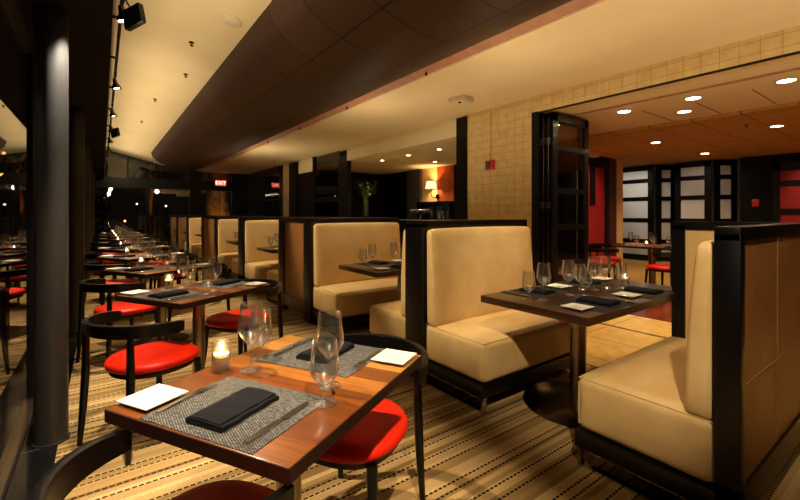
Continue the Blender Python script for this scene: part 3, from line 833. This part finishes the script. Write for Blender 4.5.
# exit sign, alarm, switch
ex = thing('exit_sign', 'red lit EXIT sign on the dark beam of the end wall', 'exit sign', (3.72, YE-.10, 2.50))
MB().box((0, 0, 0), (.42, .05, .24), 0, .008).build('housing', 'black_metal', ex)
MB().box((0, -.028, 0), (.38, .006, .2)).build('lit_face', 'exit_red', ex)
cu = bpy.data.curves.new('lettering', 'FONT'); cu.body = 'EXIT'; cu.size = .19; cu.align_x = 'CENTER'; cu.align_y = 'CENTER'; cu.extrude = .002
cu.materials.append(M['exit_txt']); tmp = bpy.data.objects.new('lettering', cu); COL.objects.link(tmp)
me_ = bpy.data.meshes.new_from_object(tmp); bpy.data.objects.remove(tmp); me_.name = 'lettering'
o = bpy.data.objects.new('lettering', me_); COL.objects.link(o); o.parent = ex; o.location = (0, -.034, 0); o.rotation_euler = (R(90), 0, 0)
al = thing('fire_alarm', 'red and grey fire alarm strobe on the beige tiled wall below its conduit', 'fire alarm', (XW, 4.19, 2.04))
MB().box((-.02, 0, 0), (.04, .16, .14), 0, .005).build('back_box', 'alarm_red', al); MB().box((-.045, .025, 0), (.02, .085, .11), 0, .005).build('strobe', 'grey_panel', al)
MB().cyl((-.012, 0, .07), (-.012, 0, .86), .009, 8).build('conduit', 'cream_wall', al)
sw = tag(MB().box((0, 0, 0), (.012, .08, .12), 0, .003).build('light_switch', 'white_paint', None, 35, (XW-.006, 4.56, 1.54)), 'cream light switch plate on the tiled wall next to the black post', 'light switch')
a2 = tag(MB().box((0, 0, 0), (.03, .13, .17), 0, .004).build('alarm_plate', 'alarm_red', None, 35, (XF-.02, 2.81, 1.56)), 'small red alarm plate on the dark wall of the far room', 'alarm plate')

# ------------------------------------------------------------------ bar
bc = thing('bar_counter', 'black bar counter behind the booths', 'bar counter', (5.55, 7.38, 0))
MB().box((0, 0, .565), (.55, 3.9, 1.13)).build('body', 'black_paint', bc); MB().box((0, 0, 1.15), (.7, 4.0, .04), 0, .006).build('countertop', 'black_wood', bc)
tp = thing('beer_tap', 'steel T-shaped beer tap on the bar counter', 'beer tap', (5.5, 6.78, 1.17))
MB().cyl((0, 0, 0), (0, 0, .22), .035, 20).build('column', 'chrome', tp, 60); MB().cyl((-.02, -.32, .2), (-.02, .32, .2), .035, 20).build('crossbar', 'chrome', tp, 60)
for k in range(3): MB().tube([(-.03, -.22+.22*k, .2), (-.09, -.22+.22*k, .18), (-.09, -.22+.22*k, .12)], .01, 8).build('spout', 'chrome', tp, 60)
BOT = tag(MB().lathe([(0, 0), (.036, 0), (.038, .01), (.038, .17), (.014, .22), (.013, .29), (0, .29)], n=20).build('bottle', 'bottle', None, 50), '-', 'bottle')
for k, (y, l) in enumerate(((6.42, 'leftmost'), (6.28, 'second'), (6.12, 'third'), (5.98, 'rightmost'))):
    place(BOT, (5.5+.06*(k % 2), y, 1.17), 0, '%s of the glass bottles at the end of the bar by the black post' % l, 'bottles on the bar')
for k, (y, l) in enumerate(((6.05, 'lower left'), (5.93, 'lower right'))):
    place(WATER, (5.38, y, 1.17), 0, '%s upturned-looking stem glass beside the bar bottles' % l, 'glasses on the bar')
vs = thing('flower_vase', 'tall glass vase of green leaves and pale blooms on the bar end', 'vase', (5.5, 9.05, 1.17))
MB().lathe([(0, 0), (.075, 0), (.085, .02), (.085, .46), (.08, .46), (.08, .02), (0, .02)], n=28).build('vase', 'glass', vs, 50)
m = MB()
for k in range(36):
    a = random.uniform(0, 2*PI); sp = random.uniform(.08, .42); h = random.uniform(.62, 1.0)
    b = Vector((random.uniform(-.04, .04), random.uniform(-.04, .04), .1)); e_ = Vector((math.cos(a)*sp, math.sin(a)*sp, h))
    md = Vector((b.x*1.2, b.y*1.2, .48)); m.tube([b, md, md.lerp(e_, .5)+Vector((0, 0, .05)), e_], [.004, .004, .004, .002], 5)
    w_ = Vector((-math.sin(a), math.cos(a), 0))*.012
    for t_ in (.5, .85):
        q = md.lerp(e_, t_)+Vector((0, 0, .03)); dv = Vector((math.cos(a+t_*5), math.sin(a+t_*5), .8))*.09; up = Vector((0, 0, .002))
        m.band([[q-w_*.2, q+w_*.2, q+w_*.2+up, q-w_*.2+up], [q+dv*.5-w_, q+dv*.5+w_, q+dv*.5+w_+up, q+dv*.5-w_+up], [q+dv-w_*.1, q+dv+w_*.1, q+dv+w_*.1+up, q+dv-w_*.1+up]])
    if k % 5 == 0: MB().lathe([(0, -.03), (.018, -.01), (.026, .02), (.012, .03), (0, .025)], tuple(e_), 10).build('bloom', 'wax', vs, 60)
m.build('leaves', 'leaf', vs, 60)
sc = thing('wall_sconce', 'cream shaded wall lamp glowing on the amber wood panel behind the bar', 'wall lamp', (7.3, 8.55, 2.0))
MB().lathe([(.16, 0), (.12, .2), (.118, .2), (.158, 0), (.16, 0)], n=28).build('lamp_shade', emit('glowing_shade', (1, .7, .36, 1), 1.0), sc, 50)
MB().tube([(.16, -.1, -.22), (.06, -.06, -.26), (0, 0, -.2), (0, 0, 0.05)], .012, 8).build('arm', 'dark_steel', sc, 60)
MB().lathe([(0, 0), (.07, 0), (.07, .02), (0, .02)], (.16, -.1, -.22), 20, Matrix.Rotation(R(-90), 4, 'Y')).build('backplate', 'dark_steel', sc, 60)
light('POINT', 'sconce_bulb', (7.3, 8.55, 2.1), 20, (1, .66, .3), size=.05)

# ------------------------------------------------------------------ outside
S('ground', 'outside_ground', ((-30, -6, -.2), (XG-.06, 45, -.06)), ((XG-.06, YE+.1, -.2), (30, 45, -.06)))
def street_lamp(loc, label, mat='street', r=.09):
    root = thing('street_lamp', label, 'street lamp', (loc[0], loc[1], -.06))
    MB().cyl((0, 0, 0), (0, 0, loc[2]-r+.06), .03, 10).build('pole', 'black_metal', root, 60)
    MB().lathe([(0, -r), (r*.7, -r*.7), (r, 0), (r*.7, r*.7), (0, r)], (0, 0, loc[2]+.06), 16).build('lamp_globe', mat, root, 60)
for k, (px, py, Y, mt, r, l) in enumerate(((1, 175, 21, 'street', .09, 'brightest orange street lamp seen low through the left glass'), (4, 153, 26, 'street', .07, 'orange street lamp above the brightest one through the left glass'),
     (27, 188, 24, 'street', .06, 'small orange street lamp close to the nearest column'), (157, 191.5, 24, 'street_white', .11, 'white street lamp seen through the end wall glass'),
     (103, 197, 26, 'street_white', .07, 'white lamp seen through the end glass beside the soffit'), (166, 206, 27, 'street_white', .05, 'small lamp low in the end wall glass'), (137, 204, 27, 'street_white', .045, 'small lamp between the end glass mullion and soffit'), (125, 221, 25, 'street', .05, 'low lamp just above the far glasses'))):
    f_ = 408; s_, c_ = math.sin(R(36.14)), math.cos(R(36.14)); r_ = (px-400)/f_; dd = Y/(c_-s_*r_)
    street_lamp(((s_+c_*r_)*dd, Y, 1.3+(214-py)/f_*dd), l, mt, r)
def tree(loc, h, rt, rc, label, n=260, zc=None):
    root = thing('tree', label, 'tree', (loc[0], loc[1], -.06))
    pts = []; 
    for k in range(9): pts.append((.08*math.sin(k*1.3), .08*math.cos(k), h*k/8))
    MB().tube(pts, [rt*(1.25-.08*k) for k in range(9)], 14).build('trunk', 'bark', root, 60)
    m = MB()
    for k in range(n):
        d = Vector((random.gauss(0, 1), random.gauss(0, 1), random.gauss(0, .7))).normalized()*rc*random.uniform(.3, 1)
        c = Vector((0, 0, zc or h*.95))+d; a = Vector((random.gauss(0, 1), random.gauss(0, 1), random.gauss(0, 1))).normalized()
        b = a.orthogonal().normalized()*.09; a = a*.2
        m.band([[c-a, c-a, c-a+Vector((0, 0, .004)), c-a+Vector((.001, 0, .004))], [c+b, c-b, c-b+Vector((0, 0, .004)), c+b+Vector((0, 0, .004))], [c+a, c+a+Vector((.001, 0, 0)), c+a+Vector((0, 0, .004)), c+a+Vector((.001, 0, .004))]])
    m.build('crown', 'foliage', root)
tree((4.27, 20.0), 5, .5, 1.6, 'broad uplit tree trunk outside the end wall under the exit sign', 300, 4.3)
tree((1.7, 20.5), 3.6, .12, 1.1, 'slender tree with lit crown outside the end wall transom', 300, 3.9)
tree((-3.5, 19), 3.5, .12, 1.6, 'bushy tree outside the glass on the left', 250, 2.2)
tree((-.9, 22.5), 2, .1, 1.3, 'low dark tree beyond the far window tables', 260, 1.5)
light('SPOT', 'tree_uplight', (4.0, 18.2, .1), 160, (1, .6, .25), (4.27, 20, 2.2), .1, 70)
light('SPOT', 'tree_uplight', (1.7, 19.2, .5), 150, (1, .6, .25), (1.7, 20.5, 4), .1, 70)
light('SPOT', 'annex_lamp', (5.6, 13.0, 2.5), 40, (1, .62, .3), (7.2, 16, 1.2), .1, 100)

# ------------------------------------------------------------------ lights
WARM = (1, .77, .48); TRK = (1, .82, .56)
aims = [(.3, .8), (.45, 1.75), (.75, 3.9), (.6, 6.3), (.62, 8.3), (.63, 10.2), (.64, 12.2), (.65, 14)]
for (ax, ay), y in zip(aims, HY):
    light('SPOT', 'track_beam', (.18, y, 2.97), 300, TRK, (ax, ay, .6), .035, 46, .7)
for y, a, e_ in ((-.3, (-.05, 1.15), 130), (2.1, (.0, 2.75), 220), (4.45, (.05, 4.6), 160), (6.9, (.05, 6.4), 160)):
    light('SPOT', 'track_beam_chairs', (.18, y, 2.97), e_, TRK, (a[0], a[1], .3), .035, 50, .7)
# heads turned to the booths
for y, ty in ((-.3, 1.3), (2.1, 2.4), (4.45, 4.4), (6.9, 7.0), (8.9, 9.5), (12.2, 13)):
    light('SPOT', 'track_beam_booth', (.18, y, 2.97), 210, TRK, (2.75, ty, .8), .03, 38, .5)
# added row of lamps without fixtures, brightening the sloping ceiling
for k in range(26):
    y = -1.2 + .67*k
    light('SPOT', 'slope_ceiling_fill', (.36, y, 2.60), (6 if k in (8, 9, 10) else 10.5), (1, .80, .52), (.9, y+.4, 3.3), .08, 165, 1)
for y in (1.5, 3.55, 5.4, 7.2, 9.0, 11.0, 13.0):
    light('SPOT', 'fascia_beam', (2.96, y, 2.8), 26, WARM, (2.7, y, .7), .03, 95, .7)
for y, e_ in ((5.2, 40), (3.6, 12)): light('SPOT', 'far_door_fill', (10.9, y, 2.62), e_, (1, .92, .8), (12.3, y+.3, 1.3), .06, 95, .8)  # spots added with no fixture, to brighten the frosted panes
light('SPOT', 'red_wall_fill', (11.3, 1.4, 2.6), 60, (1, .75, .5), (12.4, 1.4, 1.6), .06, 90, .8)  # extra spot without a fixture, lifting the red panel
light('SPOT', 'red_wall_fill', (8.6, 4.0, 2.6), 60, (1, .8, .55), (8.8, 5, 1.4), .06, 90, .8)  # extra spot without a fixture, lifting the cream strip and red wall
# column grazer
light('SPOT', 'column_light', (-.04, 2.95, 2.45), 130, (1, .9, .75), (-.235, 3.07, 1.7), .02, 55, .9)
for (x, y) in BD: light('SPOT', 'bar_beam', (x, y, 2.57), 80, (1, .85, .65), (x, y, 0), .05, 110, .8)
WARM = (1, .78, .50)
for (x, y, a) in ((3.1, 5.0, 45), (3.9, -1.4, 100), (3.0, .53, 40), (3.1, 2.52, 40), (3.0, 10.1, 60)): light('SPOT', 'right_ceiling_fill', (x, y, 1.27), a, WARM, (x+.6, y, 3), .1, 150, .9)  # unseen lamps added only to brighten the right-hand ceiling
for i, c in enumerate(TABS[:4]):
    light('POINT', 'candle_glow', loc2(c, -.05, .255, TZ+.075), .5, (1, .55, .2), size=.008)

wd = bpy.data.worlds.new('night'); scn.world = wd; wd.use_nodes = True
wd.node_tree.nodes['Background'].inputs[0].default_value = (.010, .007, .005, 1); wd.node_tree.nodes['Background'].inputs[1].default_value = .3

# ------------------------------------------------------------------ camera
cam = bpy.data.cameras.new('camera'); co = bpy.data.objects.new('camera', cam); COL.objects.link(co)
co.location = (0, 0, 1.3); co.rotation_euler = (R(90), 0, -math.atan(298/408))
cam.sensor_width = 36; cam.lens = 408/800*36; cam.shift_y = -36/800; cam.clip_start = .02
scn.camera = co
scn.view_settings.view_transform = 'Standard'; scn.view_settings.look = 'None'
scn.view_settings.exposure = 0.75
scn.cycles.transparent_max_bounces = 24; scn.cycles.diffuse_bounces = 6; scn.cycles.max_bounces = 12; scn.view_settings.gamma = 1; scn.view_settings.use_curve_mapping = False
